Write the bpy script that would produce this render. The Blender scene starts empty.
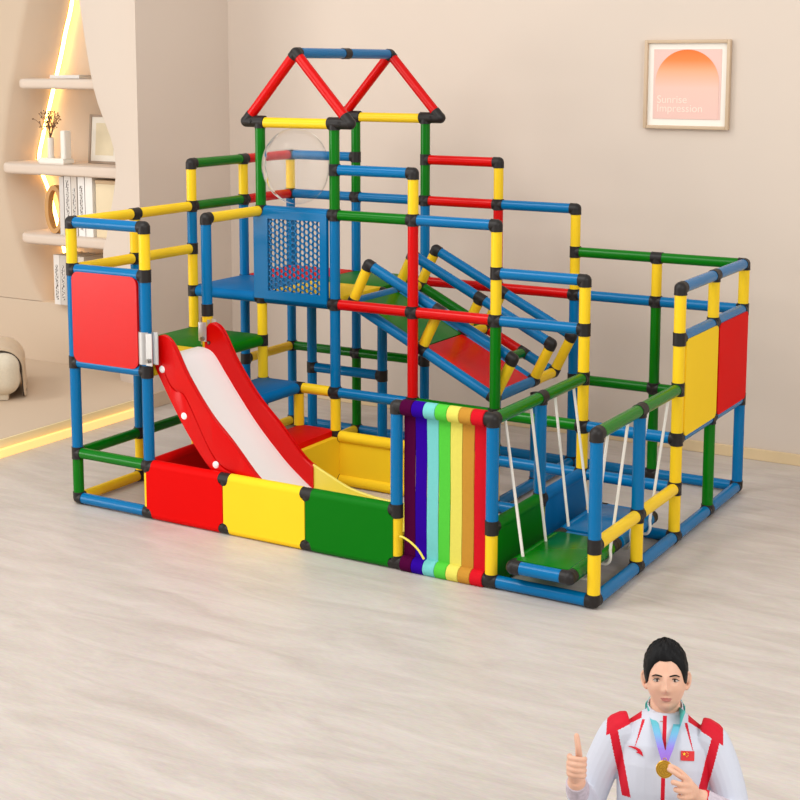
import bpy, bmesh, math, random
from mathutils import Vector, Matrix, Quaternion
random.seed(7)
scn = bpy.context.scene
COL = scn.collection
PI = math.pi

# ------------------------------------------------------------------ camera, world, lights, exposure
CAM = (4.2768, -4.5286, 1.8844)
YAW, PITCH, ROLL, FPX, CX, CY = 0.5352, -0.1404, 0.0008, 1447.232, 394.9933, 269.4099
cd = bpy.data.cameras.new('camera'); co = bpy.data.objects.new('camera', cd); COL.objects.link(co)
fw = Vector((-math.sin(YAW) * math.cos(PITCH), math.cos(YAW) * math.cos(PITCH), math.sin(PITCH)))
rt = Vector((math.cos(YAW), math.sin(YAW), 0)); up = rt.cross(fw)
c_, s_ = math.cos(ROLL), math.sin(ROLL)
r2 = rt * c_ + up * s_; u2 = up * c_ - rt * s_
m = Matrix((r2, u2, -fw)).transposed().to_4x4(); m.translation = CAM
co.matrix_world = m
cd.sensor_width = 36; cd.sensor_fit = 'HORIZONTAL'; cd.lens = FPX / 800 * 36
cd.shift_x = (400 - CX) / 800; cd.shift_y = (CY - 400) / 800
cd.clip_start = 0.05
scn.camera = co

w = bpy.data.worlds.new('world'); scn.world = w; w.use_nodes = True
bg = w.node_tree.nodes['Background']; bg.inputs[0].default_value = (1.0, 0.99, 0.97, 1); bg.inputs[1].default_value = 0.62

def area(name, loc, target, size, size_y, power, color, spread=PI):
    l = bpy.data.lights.new(name, 'AREA'); l.shape = 'RECTANGLE'; l.size = size; l.size_y = size_y
    l.energy = power; l.color = color; l.spread = spread
    o = bpy.data.objects.new(name, l); COL.objects.link(o); o.location = loc
    o.rotation_euler = (Vector(target) - Vector(loc)).to_track_quat('-Z', 'Y').to_euler()
    return o
area('window_light', (-4.6, -4.4, 1.45), (0.6, 0.6, 0.75), 3.6, 2.4, 175, (1.0, 0.985, 0.96))
area('ceiling_bounce_fill', (0.9, -2.0, 3.7), (1.0, 0.6, 0), 3.6, 2.6, 95, (1.0, 0.985, 0.955))  # added overhead fill for light bounced off the ceiling, not a lamp
area('fill_light_right', (6.2, -2.2, 2.7), (2.2, 1.0, 0.7), 2.2, 1.8, 80, (1.0, 0.985, 0.96))  # added fill to brighten the slide and right-hand panels, not a window
sun = bpy.data.lights.new('sun', 'SUN'); sun.energy = 0.4; sun.angle = math.radians(9); sun.color = (1, 0.95, 0.88)
so = bpy.data.objects.new('sun', sun); COL.objects.link(so)
so.rotation_euler = Vector((0.62, 0.75, -0.95)).to_track_quat('-Z', 'Y').to_euler()

vs = scn.view_settings
vs.view_transform = 'Standard'; vs.look = 'None'; vs.gamma = 1; vs.use_curve_mapping = False
vs.exposure = 0.0

# ------------------------------------------------------------------ materials
def lin(c):
    return tuple(((v / 255) / 12.92 if v / 255 <= .04045 else ((v / 255 + .055) / 1.055) ** 2.4) for v in c)
MATS = {}
def mat(name, rgb, rough=.35, spec=.5, metal=0, coat=0, var=0.0, vscale=8, bump=0.0, bscale=200, emit=None, estr=0, sheen=0):
    if name in MATS: return MATS[name]
    M = bpy.data.materials.new(name); M.use_nodes = True; MATS[name] = M
    nt = M.node_tree; b = nt.nodes['Principled BSDF']
    col = (*lin(rgb), 1)
    b.inputs['Base Color'].default_value = col
    b.inputs['Roughness'].default_value = rough; b.inputs['Metallic'].default_value = metal
    b.inputs['Specular IOR Level'].default_value = spec
    b.inputs['Coat Weight'].default_value = coat; b.inputs['Coat Roughness'].default_value = .12
    b.inputs['Sheen Weight'].default_value = sheen
    if emit:
        b.inputs['Emission Color'].default_value = (*lin(emit), 1); b.inputs['Emission Strength'].default_value = estr
    tc = nt.nodes.new('ShaderNodeTexCoord')
    if var:
        n = nt.nodes.new('ShaderNodeTexNoise'); n.inputs['Scale'].default_value = vscale; n.inputs['Detail'].default_value = 5
        nt.links.new(tc.outputs['Object'], n.inputs['Vector'])
        mx = nt.nodes.new('ShaderNodeMixRGB'); mx.blend_type = 'MIX'
        mx.inputs[1].default_value = tuple(v * (1 - var) for v in col[:3]) + (1,)
        mx.inputs[2].default_value = tuple(min(1, v * (1 + var)) for v in col[:3]) + (1,)
        nt.links.new(n.outputs['Fac'], mx.inputs[0]); nt.links.new(mx.outputs[0], b.inputs['Base Color'])
    if bump:
        n2 = nt.nodes.new('ShaderNodeTexNoise'); n2.inputs['Scale'].default_value = bscale; n2.inputs['Detail'].default_value = 3
        nt.links.new(tc.outputs['Object'], n2.inputs['Vector'])
        bp = nt.nodes.new('ShaderNodeBump'); bp.inputs['Strength'].default_value = bump; bp.inputs['Distance'].default_value = .002
        nt.links.new(n2.outputs['Fac'], bp.inputs['Height']); nt.links.new(bp.outputs[0], b.inputs['Normal'])
    return M
BLUE = mat('blue_plastic', (0, 108, 165), .22, .22, var=.04)
RED = mat('red_plastic', (208, 4, 3), .25, .2, var=.03)
YEL = mat('yellow_plastic', (246, 204, 36), .25, .22, var=.02)
GRN = mat('green_plastic', (3, 112, 10), .22, .22, var=.04)
BLK = mat('black_joint_plastic', (36, 32, 31), .45, .3, var=.12, vscale=40, bump=.15, bscale=300)
WHT = mat('white_slide_plastic', (246, 242, 240), .3, .4, var=.01)
PYEL = mat('pale_yellow_plastic', (240, 222, 90), .3, .5, var=.02)
GREY = mat('brushed_metal', (200, 198, 196), .38, .5, .6, var=.06, vscale=60)
ROPE = mat('white_rope', (228, 222, 212), .8, .2, var=.06, vscale=120, bump=.5, bscale=400)
PM = {'b': mat('blue_board', (0, 104, 166), .5, .08, var=.03), 'r': mat('red_board', (220, 6, 5), .55, .06, var=.02), 'y': mat('yellow_board', (250, 208, 40), .55, .06, var=.02), 'g': mat('green_board', (3, 112, 10), .45, .10, var=.03)}
CM = {'b': BLUE, 'r': RED, 'y': YEL, 'g': GRN}

# ------------------------------------------------------------------ mesh helpers
def obj(name, bm, material, parent=None, smooth=True, auto=40):
    bmesh.ops.recalc_face_normals(bm, faces=bm.faces[:])
    me = bpy.data.meshes.new(name); 
    if smooth:
        ang = math.radians(auto)
        for f in bm.faces: f.smooth = True
        for e in bm.edges:
            if len(e.link_faces) == 2 and e.calc_face_angle(0) > ang: e.smooth = False
    bm.to_mesh(me); bm.free()
    ms = material if isinstance(material, (list, tuple)) else [material]
    for mm in ms: me.materials.append(mm)
    o = bpy.data.objects.new(name, me); COL.objects.link(o)
    if parent is not None: o.parent = parent
    return o
def thing(name, label, cat, loc=(0, 0, 0), group=None):
    o = bpy.data.objects.new(name, None); COL.objects.link(o); o.location = loc
    o.empty_display_size = .1
    o['label'] = label; o['category'] = cat
    if group: o['group'] = group
    return o
def tag(o, label, cat, group=None):
    o['label'] = label; o['category'] = cat
    if group: o['group'] = group
    return o
def struct(o):
    o['kind'] = 'structure'; return o
def bx(bm, lo, hi, bev=0, seg=2, mi=0):
    lo = Vector(lo); hi = Vector(hi); c = (lo + hi) / 2; s = hi - lo
    g = bmesh.ops.create_cube(bm, size=1)
    vs_ = g['verts']
    for v in vs_: v.co = Vector((v.co.x * s.x, v.co.y * s.y, v.co.z * s.z)) + c
    fs = list({f for v in vs_ for f in v.link_faces})
    for f in fs: f.material_index = mi
    if bev:
        es = list({e for v in vs_ for e in v.link_edges})
        bmesh.ops.bevel(bm, geom=es, offset=bev, segments=seg, profile=.5, affect='EDGES', clamp_overlap=True)
    return bm
def frame_of(d):
    d = Vector(d).normalized()
    a = Vector((0, 0, 1)) if abs(d.z) < .9 else Vector((1, 0, 0))
    x = d.cross(a).normalized(); y = d.cross(x)
    return x, y, d
def loft(bm, rings, cap=True, closed=True, mi=0):
    vr = [[bm.verts.new(p) for p in r] for r in rings]
    n = len(vr[0])
    for a, b in zip(vr[:-1], vr[1:]):
        for k in range(n if closed else n - 1):
            f = bm.faces.new((a[k], a[(k + 1) % n], b[(k + 1) % n], b[k])); f.material_index = mi
    if cap:
        for r in (vr[0], vr[-1]):
            try: bm.faces.new(r).material_index = mi
            except ValueError: pass
    return vr
def rod(bm, a, b, r, n=20, ch=0, mi=0):
    a = Vector(a); b = Vector(b); x, y, d = frame_of(b - a)
    prof = [(0, r)]
    if ch: prof = [(0, r - ch), (ch, r)]
    L = (b - a).length
    pr = prof + [(L - t, q) for t, q in reversed(prof)]
    loft(bm, [[a + d * t + (x * math.cos(2 * PI * k / n) + y * math.sin(2 * PI * k / n)) * q for k in range(n)] for t, q in pr], mi=mi)
def ball(bm, c, r, n=16, mi=0, scale=(1, 1, 1)):
    g = bmesh.ops.create_uvsphere(bm, u_segments=n, v_segments=n // 2 + 2, radius=r)
    for v in g['verts']: v.co = Vector((v.co.x * scale[0], v.co.y * scale[1], v.co.z * scale[2])) + Vector(c)
    for f in {f for v in g['verts'] for f in v.link_faces}: f.material_index = mi
def sweep(bm, pts, r, n=10, mi=0, cap=True):
    pts = [Vector(p) for p in pts]; rings = []
    rr = r if isinstance(r, (list, tuple)) else [r] * len(pts)
    px = None
    for k, p in enumerate(pts):
        d = (pts[min(k + 1, len(pts) - 1)] - pts[max(k - 1, 0)]).normalized()
        if px is None: px, y, _ = frame_of(d)
        else:
            px = (px - d * px.dot(d)).normalized(); y = d.cross(px)
        rings.append([p + (px * math.cos(2 * PI * q / n) + y * math.sin(2 * PI * q / n)) * rr[k] for q in range(n)])
    loft(bm, rings, cap=cap, mi=mi)
def extrude_poly(bm, pts, ax, lo, hi, mi=0):
    """closed polygon given in the two other axes, extruded along axis ax from lo to hi"""
    def P(u, v, t):
        return {0: (t, u, v), 1: (u, t, v), 2: (u, v, t)}[ax]
    a = [bm.verts.new(P(u, v, lo)) for u, v in pts]; b = [bm.verts.new(P(u, v, hi)) for u, v in pts]
    n = len(pts)
    fs = [bm.faces.new(a), bm.faces.new(b)]
    for k in range(n): fs.append(bm.faces.new((a[k], a[(k + 1) % n], b[(k + 1) % n], b[k])))
    for f in fs: f.material_index = mi
def smooth_path(pts, sub=6):
    """Catmull-Rom"""
    pts = [Vector(p) for p in pts]; out = []
    for k in range(len(pts) - 1):
        p0 = pts[max(k - 1, 0)]; p1 = pts[k]; p2 = pts[k + 1]; p3 = pts[min(k + 2, len(pts) - 1)]
        for s in range(sub):
            t = s / sub
            out.append(.5 * ((2 * p1) + (p2 - p0) * t + (2 * p0 - 5 * p1 + 4 * p2 - p3) * t * t + (3 * p1 - p0 - 3 * p2 + p3) * t ** 3))
    out.append(pts[-1]); return out

# ------------------------------------------------------------------ the room
def floor_mat():
    M = bpy.data.materials.new('pale_wood_floor'); M.use_nodes = True; nt = M.node_tree; b = nt.nodes['Principled BSDF']
    tc = nt.nodes.new('ShaderNodeTexCoord'); mp = nt.nodes.new('ShaderNodeMapping'); mp.inputs['Scale'].default_value = (1.0, 5, 1)
    mp.inputs['Rotation'].default_value = (0, 0, math.radians(4))
    nt.links.new(tc.outputs['Object'], mp.inputs[0])
    n = nt.nodes.new('ShaderNodeTexNoise'); n.inputs['Scale'].default_value = 2.2; n.inputs['Detail'].default_value = 9; n.inputs['Roughness'].default_value = .62
    n.inputs['Distortion'].default_value = .9
    nt.links.new(mp.outputs[0], n.inputs['Vector'])
    cr = nt.nodes.new('ShaderNodeValToRGB'); e = cr.color_ramp.elements
    e[0].position = .28; e[0].color = (*lin((186, 173, 162)), 1); e[1].position = .66; e[1].color = (*lin((207, 196, 187)), 1)
    el = e.new(.47); el.color = (*lin((197, 185, 175)), 1)
    nt.links.new(n.outputs['Fac'], cr.inputs[0])
    n2 = nt.nodes.new('ShaderNodeTexNoise'); n2.inputs['Scale'].default_value = 40; n2.inputs['Detail'].default_value = 4
    nt.links.new(mp.outputs[0], n2.inputs['Vector'])
    mx = nt.nodes.new('ShaderNodeMixRGB'); mx.blend_type = 'OVERLAY'; mx.inputs[0].default_value = .22
    nt.links.new(cr.outputs[0], mx.inputs[1]); nt.links.new(n2.outputs['Color'], mx.inputs[2])
    hs = nt.nodes.new('ShaderNodeHueSaturation'); hs.inputs['Saturation'].default_value = .8
    nt.links.new(mx.outputs[0], hs.inputs['Color']); nt.links.new(hs.outputs[0], b.inputs['Base Color'])
    b.inputs['Roughness'].default_value = .42; b.inputs['Specular IOR Level'].default_value = .35
    return M
WALL = mat('beige_plaster', (219, 204, 190), .85, .2, var=.015, vscale=1.5, bump=.05, bscale=60)
WOODW = mat('warm_beige_plaster', (208, 187, 164), .85, .2, var=.015, vscale=1.5)
XW, YB, PH = -.858, 2.20, .085      # left wall plane, back wall plane, platform height
bm = bmesh.new(); bx(bm, (-5, -6, -.1), (7, 2.6, 0)); struct(obj('floor', bm, floor_mat(), smooth=False))
bm = bmesh.new(); bx(bm, (XW - .4, YB, 0), (7, YB + .15, 3.6)); struct(obj('wall_back', bm, WALL, smooth=False))
# left wall with rounded front corner, running into the pillar beside the niche
bm = bmesh.new()
edge = [(-1.19, 0), (-1.20, .06), (-1.265, .446), (-1.32, .79), (-1.29, .906), (-1.215, 1.195), (-1.202, 1.337), (-1.235, 1.477), (-1.361, 1.756), (-1.458, 2.262), (-1.52, 2.7), (-1.58, 3.6)]
edge = smooth_path([(x - .038, 0, z) for x, z in edge], 4)
def pil_ring(xl, z):
    pts = [(xl + .13, 1.87), (xl + .03, 1.72), (xl + .004, 1.672), (xl + .008, 1.655), (xl + .03, 1.645)]
    x0, x1, y0, y1 = -1.04, XW, 1.635, 1.46
    for k in range(0, 9):
        t = k / 8 * PI / 2
        pts.append((x0 + (x1 - x0) * math.sin(t), y1 + (y0 - y1) * math.cos(t)))
    pts += [(XW, 1.8), (XW, YB + .05), (XW - .3, YB + .05), (XW - .3, 1.87)]
    return [(x, y, z) for x, y in pts]
loft(bm, [pil_ring(p.x, p.z) for p in edge])
for v in bm.verts:      # the left wall is not quite square to the back wall
    v.co = Matrix.Rotation(math.radians(-4.0), 3, 'Z') @ (v.co - Vector((XW, 1.46, 0))) + Vector((XW - .018, 1.46, 0))
struct(obj('wall_left', bm, WALL, auto=35))
# niche wall facing the camera: a soft outer lip, then an inner edge lit from behind
zs = [.47 + .03 * k for k in range(0, 105)]
def spline(pts):
    P = smooth_path([(x, 0, z) for x, z in pts], 12)
    def f(z):
        for p, q in zip(P[:-1], P[1:]):
            if p.z <= z <= q.z: return p.x + (q.x - p.x) * (z - p.z) / max(q.z - p.z, 1e-6)
        return P[0].x if z < P[0].z else P[-1].x
    return f
f_out = spline([(-1.961, .44), (-2.075, .59), (-2.235, .984), (-2.285, 1.29), (-2.225, 1.63), (-2.107, 2.05), (-2.0, 2.5), (-1.95, 3.8)])
f_in = spline([(-1.955, .44), (-1.985, .66), (-2.055, .92), (-2.125, 1.13), (-2.195, 1.30), (-2.150, 1.48), (-2.057, 1.75), (-1.956, 2.05), (-1.85, 2.5), (-1.80, 3.8)])
bm = bmesh.new()
loft(bm, [[(-5, 1.865, z), (f_out(z) - .05, 1.865, z), (f_out(z) - .02, 1.869, z), (f_out(z), 1.885, z), (f_out(z) * .55 + f_in(z) * .45 + .012, 1.97, z), (f_in(z) - .006, 2.045, z), (f_in(z), 2.052, z), (f_in(z) - .02, 2.058, z)] for z in zs], cap=False, closed=False)
loft(bm, [[(-5, 1.865, z), (-1.0, 1.865, z)] for z in (0, .455)] + [[(-5, 1.868, .465), (-1.0, 1.868, .465)], [(-5, 1.88, .47), (-1.0, 1.88, .47)], [(-5, 2.12, .47), (-1.0, 2.12, .47)]], cap=False, closed=False)
struct(obj('wall_niche', bm, WOODW, auto=50))
bm = bmesh.new(); bx(bm, (-2.6, 2.10, .3), (-1.0, 2.16, 3.6)); struct(obj('wall_niche_back', bm, WOODW, smooth=False))
bm = bmesh.new(); bx(bm, (-5, -2.0, 0), (XW - .002, 1.864, PH), .004); struct(obj('platform_floor', bm, WOODW, smooth=False))
# warm light line at the foot of the platform and inside the niche, each with a visible strip
LED = mat('warm_led', (255, 210, 130), .6, emit=(255, 214, 138), estr=.72)
LEDN = mat('niche_led', (255, 224, 160), .6, emit=(255, 205, 120), estr=13)
bm = bmesh.new(); bx(bm, (XW, -2.0, .040), (XW + .010, 1.44, PH - .001), .002); struct(obj('glow_face_1', bm, mat('led_glow_tint', (255, 236, 186), .6), smooth=False))  # added platform face board, glow of the light strip put into its colour
bm = bmesh.new(); bx(bm, (XW, -2.0, 0), (XW + .034, 1.44, .0395), .002); o = obj('led_strip', bm, LED, smooth=False)
tag(o, 'warm glowing light strip along the foot of the raised platform', 'light')
bm = bmesh.new(); sweep(bm, [(f_in(z) + .012, 2.066, z) for z in zs[2:70]], .0105, 8); o = obj('niche_light_strip', bm, LEDN)
tag(o, 'bright warm light line running up the back edge of the shelf niche', 'light')
bm = bmesh.new(); bx(bm, (XW + .06, YB - .014, 0), (7, YB - .0005, .055), .003); struct(obj('baseboard_back', bm, mat('baseboard_wood', (226, 200, 158), .5, var=.05), smooth=False))

# ------------------------------------------------------------------ climbing frame
PX, PY, PZ, Z0 = .4, .406, .2, .027
RT, RJ = .0234, .0256
def N(i, j, k): return Vector((i * PX, j * PY, Z0 + k * PZ))
cf = thing('climbing_frame', 'large climbing frame of blue, red, yellow and green tubes with black joints', 'climbing frame', (1.2, .812, 0))
FP = Vector((1.2, .812, 0))
def fo(name, bm, material, parent=None, **k):
    """a part of the frame, built in world coordinates"""
    p = parent or cf
    o = obj(name, bm, material, p, **k)
    if p is cf: o.location = -FP
    return o
joints = {}
def jd(p, d):
    joints.setdefault(tuple(round(v, 4) for v in p), []).append(Vector(d).normalized())
def tube(name, a, b, c, r=RT, j=(1, 1)):
    a = Vector(a); b = Vector(b); d = (b - a).normalized()
    bm = bmesh.new(); rod(bm, a + d * .022, b - d * .022, r, 24)
    if j[0]: jd(a, d)
    if j[1]: jd(b, -d)
    return fo(name, bm, CM[c])
def post(i, j, spec):
    s = spec.split()
    ks = [float(x) for x in s[0::2]]; cs = s[1::2]
    for q, c in enumerate(cs):
        a, b = N(i, j, ks[q]), N(i, j, ks[q + 1])
        if c == '-':       # hidden inside a panel: joints only
            jd(a, b - a); jd(b, a - b)
        else: tube('tower_post' if ks[q] >= 6 and i in (1, 2) else 'post', a, b, c)
POSTS = {(0, 0): '0 g 1 b 3 b 5 y 6', (1, 0): '0 y 1 b 3 b 5 y 6', (0, 1): '0 y 1 b 3 b 5 y 6', (1, 1): '0 y 1 b 3 y 4 b 6',
 (0, 2): '0 y 1 b 3 y 4 y 5 b 6 y 7', (1, 2): '0 b 2 y 3 y 4 b 6 g 8', (0, 3): '0 b 2 b 4 b 6 y 7', (0, 4): '0 b 2 b 4 b 6 y 7',
 (1, 3): '0 b 2 b 4', (2, 3): '0 b 2 b 4', (1, 4): '0 g 2 b 4 b 6 g 7 g 8', (2, 4): '0 b 2 b 4 b 6 g 7 g 8',
 (2, 2): '0 y 1 y 2 b 4 b 6 g 7 g 8', (3, 2): '0 y 1 y 2 r 4 r 6 y 7', (4, 2): '0 y 1 g 2 g 4 y 5 y 6', (5, 2): '0 y 1 y 2 y 3 y 4 y 5',
 (6, 2): '0 y 1 y 2 y 3 y 4 y 5', (3, 4): '0 b 2 b 4 r 6 y 7', (4, 4): '0 b 2 b 4 y 5 y 6', (5, 4): '0 g 2 g 4 y 5', (6, 4): '0 b 2 b 4 y 5',
 (6, 3): '0 g 2 g 4 y 5', (4, 0): '0 y 1 b 3', (5, 0): '0 y 1 b 3', (6, 0): '0 y 1 b 3', (6, 1): '0 y 1 b 3', (5, 1): '0 y 1 b 3',
 (2, 0): '0 - 1', (3, 0): '0 - 1', (4, 3): '0 b 2', (1.5, 2): '1 y 2'}
for (i, j), s in POSTS.items(): post(i, j, s)
RX = [  # (name, j, k, i0, colours)
 ('floor_rail', 0, 0, 0, 'b'), ('floor_rail', 0, 0, 5, 'b'), ('floor_rail', 4, 0, 0, 'bbbbbb'), ('floor_rail', 2, 0, 4, 'bb'),
 ('rail', 0, 1, 0, 'g'), ('rail', 2, 1, 4, 'bb'),
 ('rail', 2, 2, 2, 'bggb'), ('rail', 3, 2, 1, 'b'), ('rail', 4, 2, 0, 'gg'), ('rail', 4, 2, 4, 'gg'),
 ('rail', 0, 3, 0, 'b'), ('rail', 0, 5, 0, 'b'), ('rail', 0, 6, 0, 'b'),
 ('rail', 2, 4, 0, 'bbrrb'), ('rail', 4, 4, 2, 'rrbb'), ('rail', 2, 5, 4, 'b'), ('rail', 4, 5, 4, 'gg'),
 ('rail', 2, 6, 1, 'bgb'), ('rail', 4, 6, 0, 'bbrb'), ('rail', 2, 7, 2, 'b'), ('rail', 4, 7, 0, 'b'), ('rail', 4, 7, 2, 'r')]
for nm, j, k, i0, cs in RX:
    for q, c in enumerate(cs): tube(nm, N(i0 + q, j, k), N(i0 + q + 1, j, k), c)
tube('rail', N(1.5, 2, 2), N(2, 2, 2), 'y')
RY = [('floor_rail', 0, 0, 0, 'yybb'), ('floor_rail', 4, 0, 2, 'bb'), ('floor_rail', 6, 0, 0, 'bbbb'),
 ('rail', 0, 1, 0, 'gg'), ('rail', 1, 1, 0, 'y'), ('rail', 6, 1, 0, 'yy'), ('rail', 0, 2, 3, 'y'), ('rail', 6, 2, 2, 'bb'),
 ('rail', 5, 3, 0, 'gg'), ('rail', 6, 3, 0, 'gg'), ('rail', 6, 4, 2, 'bb'), ('rail', 6, 5, 2, 'bb'), ('rail', 0, 5, 0, 'yy'),
 ('rail', 0, 6, 0, 'yygr'), ('rail', 1, 6, 1, 'y'), ('rail', 0, 7, 2, 'gr')]
for nm, i, k, j0, cs in RY:
    for q, c in enumerate(cs):
        if nm == 'floor_rail' and i == 0 and j0 + q == 3: continue
        tube(nm, N(i, j0 + q, k), N(i, j0 + q + 1, k), c)
for i in (0, 1): tube('floor_rail', N(i, 3, 0), N(i, 4, 0), 'y')
for k in (0, 3):  # bare bar inside the rainbow curtain
    tube('floor_rail' if k == 0 else 'rail', N(4, 0, k), N(5, 0, k), 'b')
# joints of the panels' own rolled edges
for a, b in ((N(1, 0, 0), N(2, 0, 0)), (N(2, 0, 0), N(3, 0, 0)), (N(3, 0, 0), N(4, 0, 0)), (N(1, 0, 1), N(2, 0, 1)), (N(2, 0, 1), N(3, 0, 1)), (N(3, 0, 1), N(4, 0, 1)),
             (N(5, 0, 1), N(5, 1, 1)), (N(5, 1, 1), N(5, 2, 1)), (N(5, 0, 0), N(5, 1, 0)), (N(5, 1, 0), N(5, 2, 0)), (N(2, 2, 1), N(3, 2, 1)), (N(2, 2, 0), N(3, 2, 0)),
             (N(1, 2, 3), N(1, 1, 3)), (N(1.5, 2, 2), N(1.5, 1, 2)), (N(1, 2, 2), N(1.5, 2, 2)), (N(0, 2, 3), N(1, 2, 3)), (N(1, 3, 4), N(2, 3, 4)), (N(1, 4, 4), N(2, 4, 4))):
    jd(a, b - a); jd(b, a - b)

# roof: two gables and a ridge
def gable(j):
    y = j * PY; ze = N(0, 0, 8).z + .004; za = 1.936
    e0 = Vector((.4 - .075, y, ze)); e1 = Vector((.8 + .082, y, ze)); ap = Vector((.6, y, za))
    tube('roof_rail', N(1, j, 8), N(2, j, 8), 'y')
    for e in (e0, e1):
        tube('roof_rafter', e, ap, 'r')
        bm = bmesh.new(); t = Vector((.4 if e.x < .6 else .8, y, ze))
        s = (t - e).normalized()
        rod(bm, e, t + s * .03, RJ + .001, 24, .003); ball(bm, e, RJ + .001, 20)
        rod(bm, e, e + (ap - e).normalized() * .045, RJ, 24, .002)
        c = (e + t) / 2
        rod(bm, c + Vector((-.002 * s.x, -RJ - .003, 0)), c + Vector((0, -RJ + .004, 0)), .010, 14, .001)
        fo('eave_bracket', bm, BLK)
        for key in (tuple(round(v, 4) for v in e),):
            joints.pop(key, None)
    return ap
a2, a4 = gable(2), gable(4)
mid = (a2 + a4) / 2
tube('roof_ridge', a2, mid, 'b'); tube('roof_ridge', mid, a4, 'b')

# rolled-edge boards
def deck(i0, i1, j0, j1, k, c, along='y'):
    """platform board lying on the tubes, its two edges rolled round the tubes"""
    bm = bmesh.new(); z = N(0, 0, k).z; x0, x1, y0, y1 = i0 * PX, i1 * PX, j0 * PY, j1 * PY
    bx(bm, (x0 + .004, y0 + .004, z - .005), (x1 - .004, y1 - .004, z + .0262), .002)
    g = .03
    if along == 'y':
        for x in (x0, x1): rod(bm, (x, y0 + g, z), (x, y1 - g, z), .0256, 20)
    else:
        for y in (y0, y1): rod(bm, (x0 + g, y, z), (x1 - g, y, z), .0256, 20)
    return fo('platform', bm, PM[c])
deck(0, 1, 0, 1, 3, 'y'); deck(0, 1, 1, 2, 3, 'g'); deck(0, 1, 2, 3, 4, 'b', 'x'); deck(0, 1, 3, 4, 4, 'r', 'x')
deck(1, 2, 2, 3, 4, 'y', 'x'); deck(1, 2, 3, 4, 4, 'g', 'x'); deck(1, 1.5, 1, 2, 2, 'b'); deck(1.5, 2, 1, 2, 1, 'r', 'x')
def wallboard(name, a, b, k0, k1, c, th=.0235, eg=.026, rr=.0256, roll=True):
    """upright pool board between two posts, rolled round a tube at top and bottom"""
    bm = bmesh.new(); A = N(*a, k0); B = N(*b, k1); z0, z1 = A.z, B.z
    ax = 1 if a[1] == b[1] else 0; w = A.y if ax == 1 else A.x
    lo, hi = (A.x, B.x) if ax == 1 else (A.y, B.y)
    q = eg - .002; e = .002
    pts = []
    for cx, cz, a0 in ((hi - e, z0, 180), (hi - e, z1, 270), (lo + e, z1, 0), (lo + e, z0, 90)):      # corners hollowed round the joints
        arc = [(cx + q * math.cos(math.radians(a0 - 90 * k / 6)), cz + q * math.sin(math.radians(a0 - 90 * k / 6))) for k in range(7)]
        pts += arc
    extrude_poly(bm, pts, ax, w - th, w + th)
    P3 = lambda u, z: (u, w, z) if ax == 1 else (w, u, z)
    for z in ((z0, z1) if roll else (z0,)): rod(bm, P3(lo + eg, z), P3(hi - eg, z), rr, 24, .002)
    return fo(name, bm, PM[c])
for a, b, c in (((1, 0), (2, 0), 'r'), ((2, 0), (3, 0), 'y'), ((3, 0), (4, 0), 'g'), ((1, 0), (1, 1), 'r'), ((5, 0), (5, 1), 'g'), ((5, 1), (5, 2), 'b'), ((2, 1), (2, 2), 'y')):
    wallboard('pool_panel', a, b, 0, 1, c, *((.0262, .024, .0266) if a[1] == b[1] else (.0235, .026, .0256)), roll=a != (2, 1))
for a, b in (((2, 2), (3, 2)), ((3, 2), (4, 2))): wallboard('pool_panel', a, b, 0, 1, 'y', .008, .024)
def rounded_rect(u0, u1, v0, v1, r, n=5):
    out = []
    for cx, cy, a0 in ((u1 - r, v0 + r, -90), (u1 - r, v1 - r, 0), (u0 + r, v1 - r, 90), (u0 + r, v0 + r, 180)):
        for k in range(n + 1):
            t = math.radians(a0 + 90 * k / n); out.append((cx + r * math.cos(t), cy + r * math.sin(t)))
    return out
bm = bmesh.new(); extrude_poly(bm, rounded_rect(.016, .384 - .012, N(0, 0, 3).z + .008, N(0, 0, 5).z - .006, .035), 1, -.024, -.010); fo('panel', bm, mat('glossy_red_board', (212, 6, 5), .28, .36, var=.02))
for j, mm in ((2, PM['y']), (3, PM['r'])):
    bm = bmesh.new(); extrude_poly(bm, rounded_rect(j * PY + .014, (j + 1) * PY - .002, N(0, 0, 2).z + .008, N(0, 0, 4).z - .004, .025), 0, 2.4 + .012, 2.4 + .026); fo('panel', bm, mm)

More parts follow.
